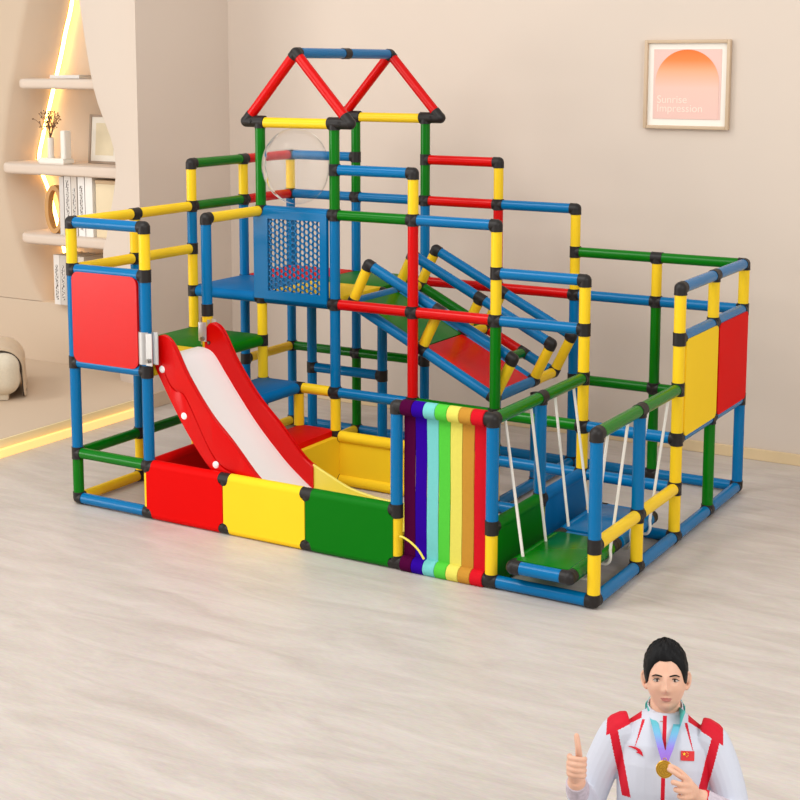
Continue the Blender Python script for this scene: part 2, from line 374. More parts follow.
# honeycomb board of the tower
def honeycomb():
    bm = bmesh.new(); x0, x1 = .4 - .026, .8 - .028; z0, z1 = N(0, 0, 4).z, N(0, 0, 6).z; y0, y1 = .812 - .022, .812 - .006
    hx0, hx1, hz0, hz1 = x0 + .078, x1 - .036, z0 + .038, z1 - .032
    for lo, hi in (((x0, z0), (hx0, z1)), ((hx1, z0), (x1, z1)), ((hx0, z0), (hx1, hz0)), ((hx0, hz1), (hx1, z1))):
        bx(bm, (lo[0], y0 - .004, lo[1]), (hi[0], y1, hi[1]))
    rod(bm, (.43, .812, z0), (.77, .812, z0), .0256, 20); rod(bm, (.43, .812, z1), (.77, .812, z1), .0256, 20)
    rod(bm, (.4, .812, z0 + .03), (.4, .812, z1 - .03), .0262, 20)
    R = .0153; hr = .0120; dx = 1.5 * R; dz = math.sqrt(3) * R
    nc = int((hx1 - hx0) / dx) + 2; nr = int((hz1 - hz0) / dz) + 2
    for c in range(nc):
        for r in range(nr):
            cx = hx0 + c * dx; cz = hz0 + r * dz + (dz / 2 if c % 2 else 0)
            if cx > hx1 + .004 or cz > hz1 + .008: continue
            ol, il = [], []
            for k in range(12):
                t = k * PI / 6
                ro = R if k % 2 == 0 else R * math.cos(PI / 6)
                ol.append((cx + ro * math.cos(t), cz + ro * math.sin(t))); il.append((cx + hr * math.cos(t), cz + hr * math.sin(t)))
            cl = lambda p: (min(max(p[0], hx0 - .004), hx1 + .004), min(max(p[1], hz0 - .004), hz1 + .004))
            ol = [cl(p) for p in ol]; il = [cl(p) for p in il]
            F = [bm.verts.new((x, y0 + .001, z)) for x, z in ol]; f2 = [bm.verts.new((x, y0 + .001, z)) for x, z in il]
            B = [bm.verts.new((x, y1 - .001, z)) for x, z in ol]; b2 = [bm.verts.new((x, y1 - .001, z)) for x, z in il]
            for k in range(12):
                q = (k + 1) % 12
                bm.faces.new((F[k], F[q], f2[q], f2[k])); bm.faces.new((B[q], B[k], b2[k], b2[q])); bm.faces.new((f2[k], f2[q], b2[q], b2[k]))
    return bm
fo('honeycomb_panel', honeycomb(), BLUE, auto=30)

# clear bubble window
def glass_mat():
    M = bpy.data.materials.new('clear_acrylic'); M.use_nodes = True; nt = M.node_tree
    nt.nodes.remove(nt.nodes['Principled BSDF']); out = nt.nodes['Material Output']
    t = nt.nodes.new('ShaderNodeBsdfTransparent'); t.inputs[0].default_value = (.97, .975, .98, 1)
    g = nt.nodes.new('ShaderNodeBsdfGlossy'); g.inputs['Roughness'].default_value = .03; g.inputs[0].default_value = (1, 1, 1, 1)
    lw = nt.nodes.new('ShaderNodeLayerWeight'); lw.inputs[0].default_value = .16
    mx = nt.nodes.new('ShaderNodeMixShader')
    nt.links.new(lw.outputs['Fresnel'], mx.inputs[0]); nt.links.new(t.outputs[0], mx.inputs[1]); nt.links.new(g.outputs[0], mx.inputs[2])
    nt.links.new(mx.outputs[0], out.inputs[0]); return M
GLASS = glass_mat()
bm = bmesh.new(); C0 = Vector((.607, .80, 1.437)); R0 = .170; rings = []
for k in range(13):
    t = PI / 2 * k / 12
    if k == 0: continue
    rings.append([C0 + Vector((R0 * math.sin(t) * math.cos(2 * PI * q / 40), -R0 * .75 * math.cos(t), R0 * math.sin(t) * math.sin(2 * PI * q / 40))) for q in range(40)])
loft(bm, rings)
dome = fo('bubble_window', bm, GLASS); dome['label'] = 'clear domed bubble window'
bm = bmesh.new(); sweep(bm, [C0 + Vector((R0 * math.cos(2 * PI * q / 48), 0, R0 * math.sin(2 * PI * q / 48))) for q in range(49)], .0022, 6); obj('rim', bm, GLASS, dome)

# joints
for p, ds in joints.items():
    P = Vector(p); bm = bmesh.new()
    u = []
    for d in ds:
        if not any((d - e).length < .05 for e in u): u.append(d)
    if len(u) == 1:
        rod(bm, P - u[0] * .012, P + u[0] * .025, RJ, 20, .002); nm = 'end_joint'
    else:
        ball(bm, P, RJ, 20)
        for d in u: rod(bm, P, P + d * .0265, RJ, 20, .0022)
        if len(u) == 2: nm = 'sleeve_joint' if abs(u[0].dot(u[1]) + 1) < .05 else 'elbow_joint'
        elif len(u) == 3: nm = 'tee_joint'
        else: nm = 'cross_joint'
        # moulding seam and screw boss of the connector
        for d in u: rod(bm, P + d * .0225, P + d * .0262, RJ + .0006, 20, .0004)
    fo(nm, bm, BLK)

# ------------------------------------------------------------------ inner ramp slide
ramp = thing('ramp_slide', 'inner sloping slide with green and red bed between blue sloped handrails', 'slide', (1.2, 1.1, 0))
def ro(name, bm, material): 
    o = obj(name, bm, material, ramp); o.location = (-1.2, -1.1, 0); return o
A = Vector((.855, 0, .830)); B = Vector((1.567, 0, .480)); nrm = Vector((.088, 0, .179))
YY = [.868, 1.255, 1.48]
at = lambda t, y, up_=0: A.lerp(B, t) + nrm * up_ + Vector((0, y, 0))
rj = {}
def rtube(name, a, b, m_, r=RT):
    d = (b - a).normalized(); bm = bmesh.new(); rod(bm, a + d * .022, b - d * .022, r, 22); ro(name, bm, m_)
    for p, e in ((a, d), (b, -d)): rj.setdefault(tuple(round(v, 3) for v in p), []).append(e)
for y in YY:
    for t0, t1 in ((0, .5), (.5, 1)): rtube('handrail', at(t0, y, 1), at(t1, y, 1), BLUE)
    for t in (0, .5, 1): rtube('stanchion', at(t, y), at(t, y, 1), YEL)
for y, seg in ((YY[0], ((0, .5, BLUE), (.5, 1, BLUE))), (YY[1], ((0, .5, BLUE), (.5, 1, BLUE))), (YY[2], ((0, .5, GRN), (.5, .78, RED), (.78, 1, BLUE)))):
    for t0, t1, m_ in seg: rtube('side_rail', at(t0, y), at(t1, y), m_)
for t in (0, .5, 1): rtube('crossbar', at(t, YY[1]), at(t, YY[2]), YEL)
rtube('crossbar', at(.78, YY[1] + .05), at(.78, YY[2]), GRN)
for t in (0, 1): rtube('crossbar', at(t, YY[0]), at(t, YY[1]), BLUE)
for p, ds in rj.items():
    P = Vector(p); bm = bmesh.new(); ball(bm, P, RJ, 18)
    for d in ds: rod(bm, P, P + d * .0265, RJ, 18, .002)
    ro('joint', bm, BLK)
nu = nrm.normalized()
for t0, t1, m_ in ((0, .5, GRN), (.5, 1, RED)):
    bm = bmesh.new()
    ring = lambda t: [at(t, YY[0] + .012) - nu * .004, at(t, YY[1] - .012) - nu * .004, at(t, YY[1] - .012) + nu * .012, at(t, YY[0] + .012) + nu * .012]
    loft(bm, [ring(t0 + .004), ring(t1 - .004)]); ro('bed_board', bm, m_)

# ------------------------------------------------------------------ big slide
sl = thing('slide', 'red and white plastic slide running down into the ball pool', 'slide', (.694, .21, .005))
def sob(name, bm, material, parent=None, **k):
    o = obj(name, bm, material, parent or sl, **k)
    if parent is None: o.location = (-.7, -.21, 0)
    return o
path = smooth_path([(.385, 0, .664), (.43, 0, .662), (.475, 0, .640), (.538, 0, .560), (.61, 0, .468), (.71, 0, .350), (.839, 0, .224), (.92, 0, .160), (.985, 0, .115)], 5)
def strip_solid(bm, pts, y0, y1, th):
    rings = []
    for k, p in enumerate(pts):
        d = (pts[min(k + 1, len(pts) - 1)] - pts[max(k - 1, 0)]).normalized(); n_ = Vector((-d.z, 0, d.x))
        if n_.z < 0: n_ = -n_
        q = p - n_ * th
        rings.append([(p.x, y0, p.z), (p.x, y0 + .02, p.z - .0), (p.x, y1 - .02, p.z), (p.x, y1, p.z), (q.x, y1, q.z), (q.x, y0, q.z)])
    loft(bm, rings)
Y0, Y1 = .052, .362
bm = bmesh.new(); strip_solid(bm, path, Y0, Y1, .012); sob('chute', bm, WHT)
top = [(.425, .742), (.445, .770), (.475, .775), (.520, .742), (.592, .618), (.70, .478), (.812, .372), (.93, .250), (.985, .214)]
bot = [(.425, .640), (.44, .612), (.507, .500), (.579, .392), (.655, .296), (.73, .222), (.83, .150), (.92, .098), (.985, .076)]
TP = [(p.x, p.z) for p in smooth_path([(x, 0, z) for x, z in top], 5)]; BP = [(p.x, p.z) for p in smooth_path([(x, 0, z) for x, z in bot], 5)]
def rail_solid(bm, T_, B_, y0, y1):
    rings = []
    for (tx, tz), (bx_, bz) in zip(T_, B_):
        yc = (y0 + y1) / 2; h = (y1 - y0) / 2
        rings.append([(bx_, y0, bz), (tx, y0, tz - .006), (tx, yc - h * .5, tz - .001), (tx, yc + h * .5, tz - .001), (tx, y1, tz - .006), (bx_, y1, bz)])
    loft(bm, rings)
def wavy(k, n):   # the lower lip of the moulded rail, with its wavy upper edge
    return .42 + .13 * math.sin(k / n * 5.2 * PI + .6)
for y0, y1, sgn in ((.034, .054, -1), (.360, .380, 1)):
    bm = bmesh.new(); rail_solid(bm, TP, BP, y0, y1)
    n_ = len(TP)
    ya = y0 - .007 if sgn < 0 else y1 + .002
    MT = [(b[0] + (t[0] - b[0]) * wavy(k, n_), b[1] + (t[1] - b[1]) * wavy(k, n_)) for k, (t, b) in enumerate(zip(TP, BP))]
    up_ = [(b[0] + (t[0] - b[0]) * (wavy(k, n_) + .018), b[1] + (t[1] - b[1]) * (wavy(k, n_) + .018)) for k, (t, b) in enumerate(zip(TP, BP))]
    dn_ = [(b[0] + (t[0] - b[0]) * (wavy(k, n_) - .018), b[1] + (t[1] - b[1]) * (wavy(k, n_) - .018)) for k, (t, b) in enumerate(zip(TP, BP))]
    rail_solid(bm, TP, up_, ya, ya + .008); rail_solid(bm, dn_, BP, ya, ya + .008)
    rl = sob('side_rail', bm, RED, auto=30)
    for bxp, bzp in ((.462, .632), (.573, .448), (.732, .264)):
        bm = bmesh.new(); ys = y0 - .010 if sgn < 0 else y1 + .010
        rod(bm, (bxp, ys, bzp), (bxp, y0 if sgn < 0 else y1, bzp), .016, 18, .004); rod(bm, (bxp, ys - .002 * -sgn, bzp), (bxp, ys, bzp), .006, 10)
        b_ = sob('bolt_cap', bm, WHT, rl); b_['label'] = 'round white bolt cap'
# yellow run-out
tp = smooth_path([(.98, 0, .113), (1.06, 0, .080), (1.16, 0, .056), (1.3, 0, .044), (1.5, 0, .040), (1.72, 0, .040)], 5)
bm = bmesh.new(); strip_solid(bm, tp, Y0, Y1, .010)
tt = [(.98, .222), (1.06, .188), (1.156, .150), (1.253, .132), (1.35, .124), (1.60, .124), (1.69, .112), (1.73, .06)]
tb = [(.98, .08), (1.06, .055), (1.156, .04), (1.253, .034), (1.35, .03), (1.60, .03), (1.69, .03), (1.73, .03)]
TT = [(p.x, p.z) for p in smooth_path([(x, 0, z) for x, z in tt], 5)]; TB = [(p.x, p.z) for p in smooth_path([(x, 0, z) for x, z in tb], 5)]
for y0, y1 in ((.044, .056), (.366, .378)): rail_solid(bm, TT, TB, y0, y1)
tail = sob('run_out', bm, PYEL, auto=30); tail['label'] = 'pale yellow curved run-out of the slide'
bm = bmesh.new(); sweep(bm, smooth_path([(1.640, -.034, .1345), (1.655, -.034, .134), (1.69, -.036, .120), (1.722, -.036, .096), (1.745, -.036, .066)], 5), .0042, 8)
ed = sob('edge_bead', bm, PYEL); ed['label'] = 'thin yellow curved edge of the run-out'
# clamps on the two posts
for yy, sgn in ((0.0, 1), (.406, -1)):
    bm = bmesh.new(); z0, z1 = (.655, .79) if sgn > 0 else (.665, .785)
    ring = lambda r, a0, a1, n=10: [(.4 + r * math.cos(math.radians(a0 + (a1 - a0) * k / n)), yy + r * math.sin(math.radians(a0 + (a1 - a0) * k / n))) for k in range(n + 1)]
    pl = ring(.0285, 170, 370) if sgn > 0 else ring(.0285, 190, -10)
    pl = pl + [(.4 + .062, pl[-1][1]), (.4 + .062, pl[-1][1] + .003 * sgn)] + [(x, y) for x, y in reversed(ring(.0255, 170, 370) if sgn > 0 else ring(.0255, 190, -10))]
    extrude_poly(bm, pl, 2, z0, z1); 
    bx(bm, (.43, yy - .034, z0), (.462, yy - .030, z1)) if sgn > 0 else bx(bm, (.43, yy - .034, z0), (.445, yy - .030, z1))
    if sgn < 0: bx(bm, (.398, .350, .692), (.440, .356, .776), .002)
    cl = sob('clamp_bracket', bm, GREY, auto=30)
    bm = bmesh.new(); rod(bm, (.447, yy - .046, z0 + .022), (.447, yy - .030, z0 + .022), .010, 6); rod(bm, (.447, yy - .050, z0 + .022), (.447, yy - .045, z0 + .022), .006, 12)
    if sgn < 0: rod(bm, (.425, .338, .705), (.425, .351, .705), .010, 6)
    sob('bolt', bm, mat('bolt_steel', (150, 146, 140), .3, .5, .9), cl)

# ------------------------------------------------------------------ rainbow curtain
cu = thing('rainbow_curtain', 'rainbow door of seven coloured fabric strips stretched in the front frame', 'curtain', (1.8, 0, 0))
RB = [('dark purple', (72, 0, 50)), ('indigo', (44, 0, 146)), ('aqua', (116, 198, 196)), ('bright green', (84, 196, 62)), ('pale yellow', (222, 212, 96)), ('ochre', (192, 138, 52)), ('red', (206, 22, 36))]
xa, xb = 1.6 + .028, 2.0 - .027; wst = (xb - xa) / 7
zt, zb = N(0, 0, 3).z, N(0, 0, 0).z
for k, (nm, rgb) in enumerate(RB):
    M_ = mat('fabric_' + nm.replace(' ', '_'), rgb, .8, .06, var=.05, vscale=90, bump=.25, bscale=700)
    bm = bmesh.new(); x0 = xa + k * wst; x1 = x0 + wst
    for z in (zt, zb): rod(bm, (x0 + .0006, 0, z), (x1 - .0006, 0, z), .0305, 28, .0015)
    rings = []
    for q in range(17):
        t = q / 16; z = zb + .01 + (zt - zb - .02) * t
        sag = .0015 * math.sin(t * 9 + k); wv = .003 * math.sin(t * PI)
        rings.append([(x0 + .0004 + wv * .25, .006 + sag, z), (x1 - .0006 - wv * .3, .006 + sag, z), (x1 - .0006 - wv * .3, .0105 + sag, z), (x0 + .0004 + wv * .25, .0105 + sag, z)])
    loft(bm, rings)
    o = obj('strip', bm, M_, cu); o.location = (-1.8, 0, 0); o['label'] = nm + ' fabric strip'

# ------------------------------------------------------------------ hanging bridge
br = thing('hanging_bridge', 'green and blue plank bridge hanging on white ropes inside the right bay', 'bridge', (2.23, .35, .125))
BO = Vector((2.23, .35, .125))
def bo(name, bm, material, lab=None):
    o = obj(name, bm, material, br); o.location = -BO
    if lab: o['label'] = lab
    return o
bxl, bxr, bz = 2.112, 2.328, .114
for y0, y1, m_, lab in ((-.05, .335, GRN, 'green bridge plank'), (.365, .74, BLUE, 'blue bridge plank')):
    bm = bmesh.new(); bx(bm, (bxl - .004, y0 + .012, bz - .004), (bxr + .004, y1 - .004, bz + .025), .002)
    for x in (bxl, bxr): rod(bm, (x, y0 + .03, bz), (x, y1 - .026, bz), .0265, 20)
    bo('plank', bm, m_, lab)
for y in (-.05, .35, .75):
    bm = bmesh.new(); rod(bm, (bxl + .02, y, bz), (bxr - .02, y, bz), RT, 22); bo('crossbar', bm, BLUE)
    for x, s in ((bxl, -1), (bxr, 1)):
        bm = bmesh.new(); P = Vector((x, y, bz)); ball(bm, P, RJ + .001, 18); rod(bm, P, P + Vector((-s * .03, 0, 0)), RJ, 18, .002)
        for e in ((1,) if y < 0 else ((-1,) if y > .7 else (1, -1))): rod(bm, P, P + Vector((0, e * .03, 0)), RJ, 18, .002)
        bo('joint', bm, BLK)
ztop = N(0, 0, 3).z
def rope(tx, ty, bx_, by, s):
    bm = bmesh.new()
    if s < 0:
        sweep(bm, [(tx, ty, ztop - .022), (bx_ + .012, by, bz + .022)], .0058, 8); bo('rope', bm, ROPE); return
    loop = [(tx + .030 * math.cos(t), ty, ztop + .030 * math.sin(t)) for t in [math.radians(-60 + 300 * k / 10) for k in range(11)]]
    pts = [loop[-1]] + [(bx_ + s * .034, by, bz + .02), (bx_ + s * .036, by, bz - .01), (bx_ + s * .022, by, bz - .034), (bx_ - s * .01, by, bz - .036)]
    sweep(bm, smooth_path(pts[1:], 4), .0058, 8)
    sweep(bm, [(tx, ty, ztop - .022), (bx_ + s * .034, by, bz + .02)], .0058, 8)
    bo('rope', bm, ROPE)
for ty, by in ((.10, .005), (.318, .20), (.536, .405), (.715, .60)): rope(2.0, ty, bxl, by, -1)
for ty, by in ((.10, .06), (.288, .24), (.486, .44), (.705, .64)): rope(2.4, ty, bxr, by, 1)

# ------------------------------------------------------------------ shelves and what stands on them
SHELF = mat('shelf_plaster', (220, 202, 186), .7, .25, var=.02)
def shelf(xl, z0, z1, lab):
    bm = bmesh.new(); yf = 1.74; r = .10
    pts = [(-1.12, 2.10), (-1.12, yf)]
    for k in range(9):
        t = math.radians(-90 - 90 * k / 8); pts.append((xl + r + r * math.cos(t), yf + r + r * math.sin(t)))
    pts += [(xl, 2.0), (xl + .05, 2.095)]
    extrude_poly(bm, pts, 2, z0, z1)
    es = [e for e in bm.edges if abs(e.verts[0].co.z - e.verts[1].co.z) < 1e-5]
    bmesh.ops.bevel(bm, geom=es, offset=.02, segments=4, profile=.5, affect='EDGES', clamp_overlap=True)
    return tag(obj('wall_shelf', bm, SHELF, auto=50), lab, 'shelf', 'shelves of the wall niche')
shelf(-2.06, 1.757, 1.815, 'topmost thick rounded beige shelf in the niche, a flat book on it')
shelf(-2.215, 1.252, 1.315, 'middle rounded beige shelf holding the twig vase and leaning picture')
shelf(-2.08, .838, .898, 'lower rounded beige shelf holding a wooden ring and upright books')
PAPER = mat('book_pages', (238, 230, 216), .8, .2, var=.04, vscale=30)
PRINT = mat('spine_lettering', (226, 220, 214), .7)
nt = PRINT.node_tree; tc = nt.nodes.new('ShaderNodeTexCoord'); mp = nt.nodes.new('ShaderNodeMapping'); mp.inputs['Scale'].default_value = (130, 1, 75)
nz = nt.nodes.new('ShaderNodeTexNoise'); nz.inputs['Scale'].default_value = 1.0; nz.inputs['Detail'].default_value = 0
cr = nt.nodes.new('ShaderNodeValToRGB'); cr.color_ramp.elements[0].position = .50; cr.color_ramp.elements[0].color = (*lin((222, 216, 210)), 1); cr.color_ramp.elements[1].position = .56; cr.color_ramp.elements[1].color = (*lin((84, 76, 72)), 1)
nt.links.new(tc.outputs['Object'], mp.inputs[0]); nt.links.new(mp.outputs[0], nz.inputs['Vector']); nt.links.new(nz.outputs['Fac'], cr.inputs[0]); nt.links.new(cr.outputs[0], nt.nodes['Principled BSDF'].inputs['Base Color'])
def book(loc, w_, h, d, rgb, lab, group=None, marks=1, rot=(0, 0, 0), lean=0, big=0):
    t = thing('book', lab, 'book', loc, group); t.rotation_euler = rot
    C_ = mat('book_cover_%d_%d_%d' % rgb, rgb, .6, .3, var=.02, vscale=20)
    bm = bmesh.new()
    bx(bm, (-w_ / 2, 0, 0), (-w_ / 2 + .003, d, h), .0008); bx(bm, (w_ / 2 - .003, 0, 0), (w_ / 2, d, h), .0008); bx(bm, (-w_ / 2, -.001, 0), (w_ / 2, .003, h), .001)
    obj('cover', bm, C_, t, smooth=False)
    bm = bmesh.new(); bx(bm, (-w_ / 2 + .0032, .0035, .004), (w_ / 2 - .0032, d - .006, h - .004)); obj('pages', bm, PAPER, t, smooth=False)
    if marks:
        bm = bmesh.new(); bx(bm, (-w_ * .22, -.0016, h * .10), (w_ * .22, -.0009, h * (.93 if big else .80))); obj('spine_label', bm, PRINT, t, smooth=False)
    return t
ys = 1.79; zS = .899
xs = [(-1.742, .034, .345, (214, 208, 202), 'slim pale grey book beside the wooden ring on the lower shelf', 0), (-1.694, .050, .350, (226, 220, 214), 'thick white book with dark printed spine, second from the wooden ring', 1),
      (-1.643, .044, .352, (216, 206, 196), 'beige book with dark lettering, third from the wooden ring', 1), (-1.587, .050, .372, (238, 234, 230), 'taller white book, fourth from the wooden ring', 1), (-1.528, .056, .350, (240, 236, 230), 'broad cream book, rightmost upright one on the lower shelf', 0)]
for k, (x, w_, h, rgb, lab, mk) in enumerate(xs):
    book((x, ys, zS), w_, h, .22, rgb, lab, 'books on the lower shelf', mk, big=(k == 1))
t = thing('file_box', 'wide cream box file at the right end of the lower shelf, partly behind the pillar', 'box', (-1.40, ys + .01, zS))
CR = mat('cream_board', (232, 214, 180), .7, .25, var=.03)
bm = bmesh.new(); bx(bm, (-.085, 0, 0), (.085, .22, .315), .003); obj('body', bm, CR, t)
bm = bmesh.new(); bx(bm, (-.087, -.002, .3155), (.087, .222, .335), .003); obj('lid', bm, mat('tan_board', (206, 178, 142), .7), t)
for k, (x, w_, rgb, lab, mk) in enumerate([(-1.828, .048, (232, 226, 220), 'white book with dark lettering, leftmost on the niche sill', 1), (-1.778, .048, (206, 198, 190), 'grey book second from left on the niche sill', 1), (-1.730, .044, (224, 220, 216), 'dark-lettered pale book third from left on the niche sill', 1),
                                          (-1.682, .046, (238, 234, 228), 'white book fourth from left on the niche sill', 0), (-1.632, .046, (226, 214, 198), 'cream book on the niche sill behind the blue corner post', 0)]):
    book((x, ys + .03, .471), w_, .30, .20, rgb, lab, 'books on the niche sill', mk)
t = book((-1.70, 1.80, 1.8165), .020, .23, .16, (222, 216, 210), 'pale book lying flat on the topmost shelf', None, 0, rot=(0, PI / 2, 0)); t.location = (-1.815, 1.80, 1.827)
# wooden ring
bm = bmesh.new(); cx, cy, cz = -1.838, 1.84, 1.03
pr = [Vector((cx + (.058 + .0) * math.cos(2 * PI * q / 40), cy, cz + .130 * math.sin(2 * PI * q / 40))) for q in range(40)]
rings = []
for q in range(40):
    t_ = 2 * PI * q / 40; n_ = Vector((math.cos(t_), 0, math.sin(t_)))
    rings.append([pr[q] - n_ * .014 + Vector((0, -.02, 0)), pr[q] + n_ * .014 + Vector((0, -.02, 0)), pr[q] + n_ * .014 + Vector((0, .02, 0)), pr[q] - n_ * .014 + Vector((0, .02, 0))])
loft(bm, rings + [rings[0]], cap=False)
bmesh.ops.remove_doubles(bm, verts=bm.verts, dist=1e-5)
mn = min(v.co.z for v in bm.verts)
for v in bm.verts: v.co.z += .899 - mn
tag(obj('wooden_ring', bm, mat('honey_wood', (196, 146, 84), .5, var=.1, vscale=20), auto=50), 'oval honey-coloured wooden ring ornament left of the books on the lower shelf', 'ornament')
# L-shaped holder, tube vase and dried twigs
HOLD = mat('matte_white_ceramic', (240, 234, 224), .55, .3, var=.01)
t = thing('twig_vase', 'white L-shaped vase holder with dried brown twigs on the middle shelf', 'vase', (-1.81, 1.81, 1.3155))
bm = bmesh.new(); pts = []
for k in range(9): tt_ = math.radians(-90 - 180 * k / 8); pts.append((-.07 + .045 * math.cos(tt_), .045 * math.sin(tt_)))
pts += [(.115, .045), (.115, -.045)]
extrude_poly(bm, pts, 2, 0, .035); bmesh.ops.bevel(bm, geom=[e for e in bm.edges if abs(e.verts[0].co.z - e.verts[1].co.z) < 1e-5], offset=.008, segments=3, affect='EDGES', clamp_overlap=True)
bx(bm, (.076, -.030, .030), (.114, .030, .20), .010, 3)
obj('holder', bm, HOLD, t)
bm = bmesh.new(); rod(bm, (-.025, 0, .034), (-.025, 0, .155), .019, 20, .002); obj('tube_vase', bm, mat('milky_glass', (226, 218, 208), .25, .5), t)
bm = bmesh.new(); rnd = random.Random(3)
for q in range(16):
    p = Vector((-.025, 0, .15)); d = Vector((rnd.uniform(-.5, .5), rnd.uniform(-.35, .35), 1)).normalized(); pts = [p.copy()]
    for s in range(5):
        d = (d + Vector((rnd.uniform(-.25, .25), rnd.uniform(-.25, .25), rnd.uniform(-.05, .1)))).normalized(); p = p + d * rnd.uniform(.022, .036); pts.append(p.copy())
        if s > 0:
            for e in range(2):
                dd = (d + Vector((rnd.uniform(-1, 1), rnd.uniform(-1, 1), rnd.uniform(-.1, .6)))).normalized()
                sweep(bm, [p, p + dd * .022], [.0012, .0008], 4); ball(bm, p + dd * .024, .0042, 6, scale=(1, 1, 1.5) if 0 else (1, 1, 1))
    sweep(bm, pts, .0013, 5)
obj('dried_twigs', bm, mat('dried_brown_twigs', (112, 84, 66), .8, var=.2, vscale=60), t)
# leaning picture
t = thing('leaning_picture', 'framed pale sketch leaning on the niche wall at the right of the middle shelf', 'picture', (-1.565, 1.97, 1.3155)); t.rotation_euler = (-.09, 0, 0)
FR = mat('brown_grey_frame', (164, 142, 122), .5, var=.08)
bm = bmesh.new()
for lo, hi in (((-.12, -.01, 0), (-.105, .01, .29)), ((.105, -.01, 0), (.12, .01, .29)), ((-.105, -.01, 0), (.105, .01, .015)), ((-.105, -.01, .275), (.105, .01, .29))): bx(bm, lo, hi, .002)
obj('frame', bm, FR, t)
bm = bmesh.new(); bx(bm, (-.105, -.003, .015), (.105, .006, .275)); obj('mat_board', bm, mat('off_white_mat', (238, 230, 216), .8), t, smooth=False)
bm = bmesh.new(); bx(bm, (-.07, -.0045, .05), (.07, -.003, .24)); obj('print', bm, mat('pale_sketch', (226, 212, 180), .8, var=.06, vscale=30), t, smooth=False)

# ------------------------------------------------------------------ cream ottoman with a throw
t = thing('ottoman', 'cream boucle seat end on the raised platform, cropped by the left edge', 'sofa', (-1.665, .80, PH)); t.rotation_euler = (0, 0, math.radians(44))
BOU = mat('cream_boucle', (226, 214, 192), .95, .1, var=.08, vscale=70, bump=.8, bscale=160, sheen=.2)
bm = bmesh.new(); bx(bm, (-.62, -.13, .03), (.41, .5, .255), .075, 6); obj('seat_cushion', bm, BOU, t)
for x in (-.5, .30):
    for y in (-.03, .40):
        bm = bmesh.new(); bx(bm, (x - .05, y - .05, 0), (x + .05, y + .05, .05), .012); obj('foot', bm, BOU, t)
t2 = thing('throw_blanket', 'beige throw with dark edging draped over the cream seat end', 'blanket', (-1.665, .80, PH)); t2.rotation_euler = (0, 0, math.radians(44))
prof = smooth_path([(.0, 0, .264), (.25, 0, .266), (.335, 0, .261), (.385, 0, .236), (.415, 0, .19), (.420, 0, .12), (.423, 0, .055), (.428, 0, .012)], 5)
bm = bmesh.new(); rings = []
for k, p in enumerate(prof):
    pn = prof[min(k + 1, len(prof) - 1)] - prof[max(k - 1, 0)]; n_ = Vector((pn.z, 0, -pn.x)).normalized()
    if n_.x < -.5 or n_.z < -.1: n_ = -n_
    row = []
    for q in range(13):
        y = -.03 + .40 * q / 12; wv = .006 * math.sin(q * 1.3) * min(1, k / 18)
        row.append(p + n_ * wv + Vector((0, y, 0)))
    rings.append(row)
loft(bm, rings, cap=False, closed=False)
o = obj('cloth', bm, mat('beige_throw', (214, 190, 160), .9, .1, var=.05, vscale=40, bump=.4, bscale=300, sheen=.2), t2)
sd = o.modifiers.new('thickness', 'SOLIDIFY'); sd.thickness = .008; sd.offset = 1
bm = bmesh.new(); sweep(bm, [r[0] + Vector((0, -.004, 0)) for r in rings], .0045, 6); obj('edging', bm, mat('dark_edging', (66, 52, 42), .8), t2)

# ------------------------------------------------------------------ poster on the back wall
t = thing('framed_poster', 'square framed sunrise poster in orange and pink on the back wall', 'picture', (1.918, YB - .001, 1.792))
PW = .212
bm = bmesh.new(); fw_ = .016
for lo, hi in (((-PW, -.03, -PW), (-PW + fw_, 0, PW)), ((PW - fw_, -.03, -PW), (PW, 0, PW)), ((-PW + fw_, -.03, -PW), (PW - fw_, 0, -PW + fw_)), ((-PW + fw_, -.03, PW - fw_), (PW - fw_, 0, PW))): bx(bm, lo, hi, .003)
obj('frame', bm, mat('pale_oak_frame', (206, 180, 150), .5, var=.06, vscale=25), t)
bm = bmesh.new(); bx(bm, (-PW + fw_, -.012, -PW + fw_), (PW - fw_, -.002, PW - fw_)); obj('mat_board', bm, mat('white_mat', (246, 240, 230), .8), t, smooth=False)
def grad_mat(name, z0, z1, stops):
    M = bpy.data.materials.new(name); M.use_nodes = True; nt = M.node_tree; b = nt.nodes['Principled BSDF']; b.inputs['Roughness'].default_value = .6
    tc = nt.nodes.new('ShaderNodeTexCoord'); sx = nt.nodes.new('ShaderNodeSeparateXYZ'); mr = nt.nodes.new('ShaderNodeMapRange')
    mr.inputs['From Min'].default_value = z0; mr.inputs['From Max'].default_value = z1
    cr = nt.nodes.new('ShaderNodeValToRGB'); e = cr.color_ramp.elements
    e[0].position = stops[0][0]; e[0].color = (*lin(stops[0][1]), 1); e[1].position = stops[-1][0]; e[1].color = (*lin(stops[-1][1]), 1)
    for p_, c in stops[1:-1]:
        q = e.new(p_); q.color = (*lin(c), 1)
    nt.links.new(tc.outputs['Object'], sx.inputs[0]); nt.links.new(sx.outputs['Z'], mr.inputs['Value']); nt.links.new(mr.outputs[0], cr.inputs[0]); nt.links.new(cr.outputs[0], b.inputs['Base Color'])
    return M
bm = bmesh.new(); bx(bm, (-.168, -.0145, -.165), (.168, -.012, .168)); obj('print', bm, mat('print_pink', (236, 200, 190), .7), t, smooth=False)
bm = bmesh.new(); arc = [(-.158, -.164), (.158, -.164)] + [(.158 * math.cos(math.radians(a_)), .008 + .158 * math.sin(math.radians(a_))) for a_ in range(0, 181, 6)]
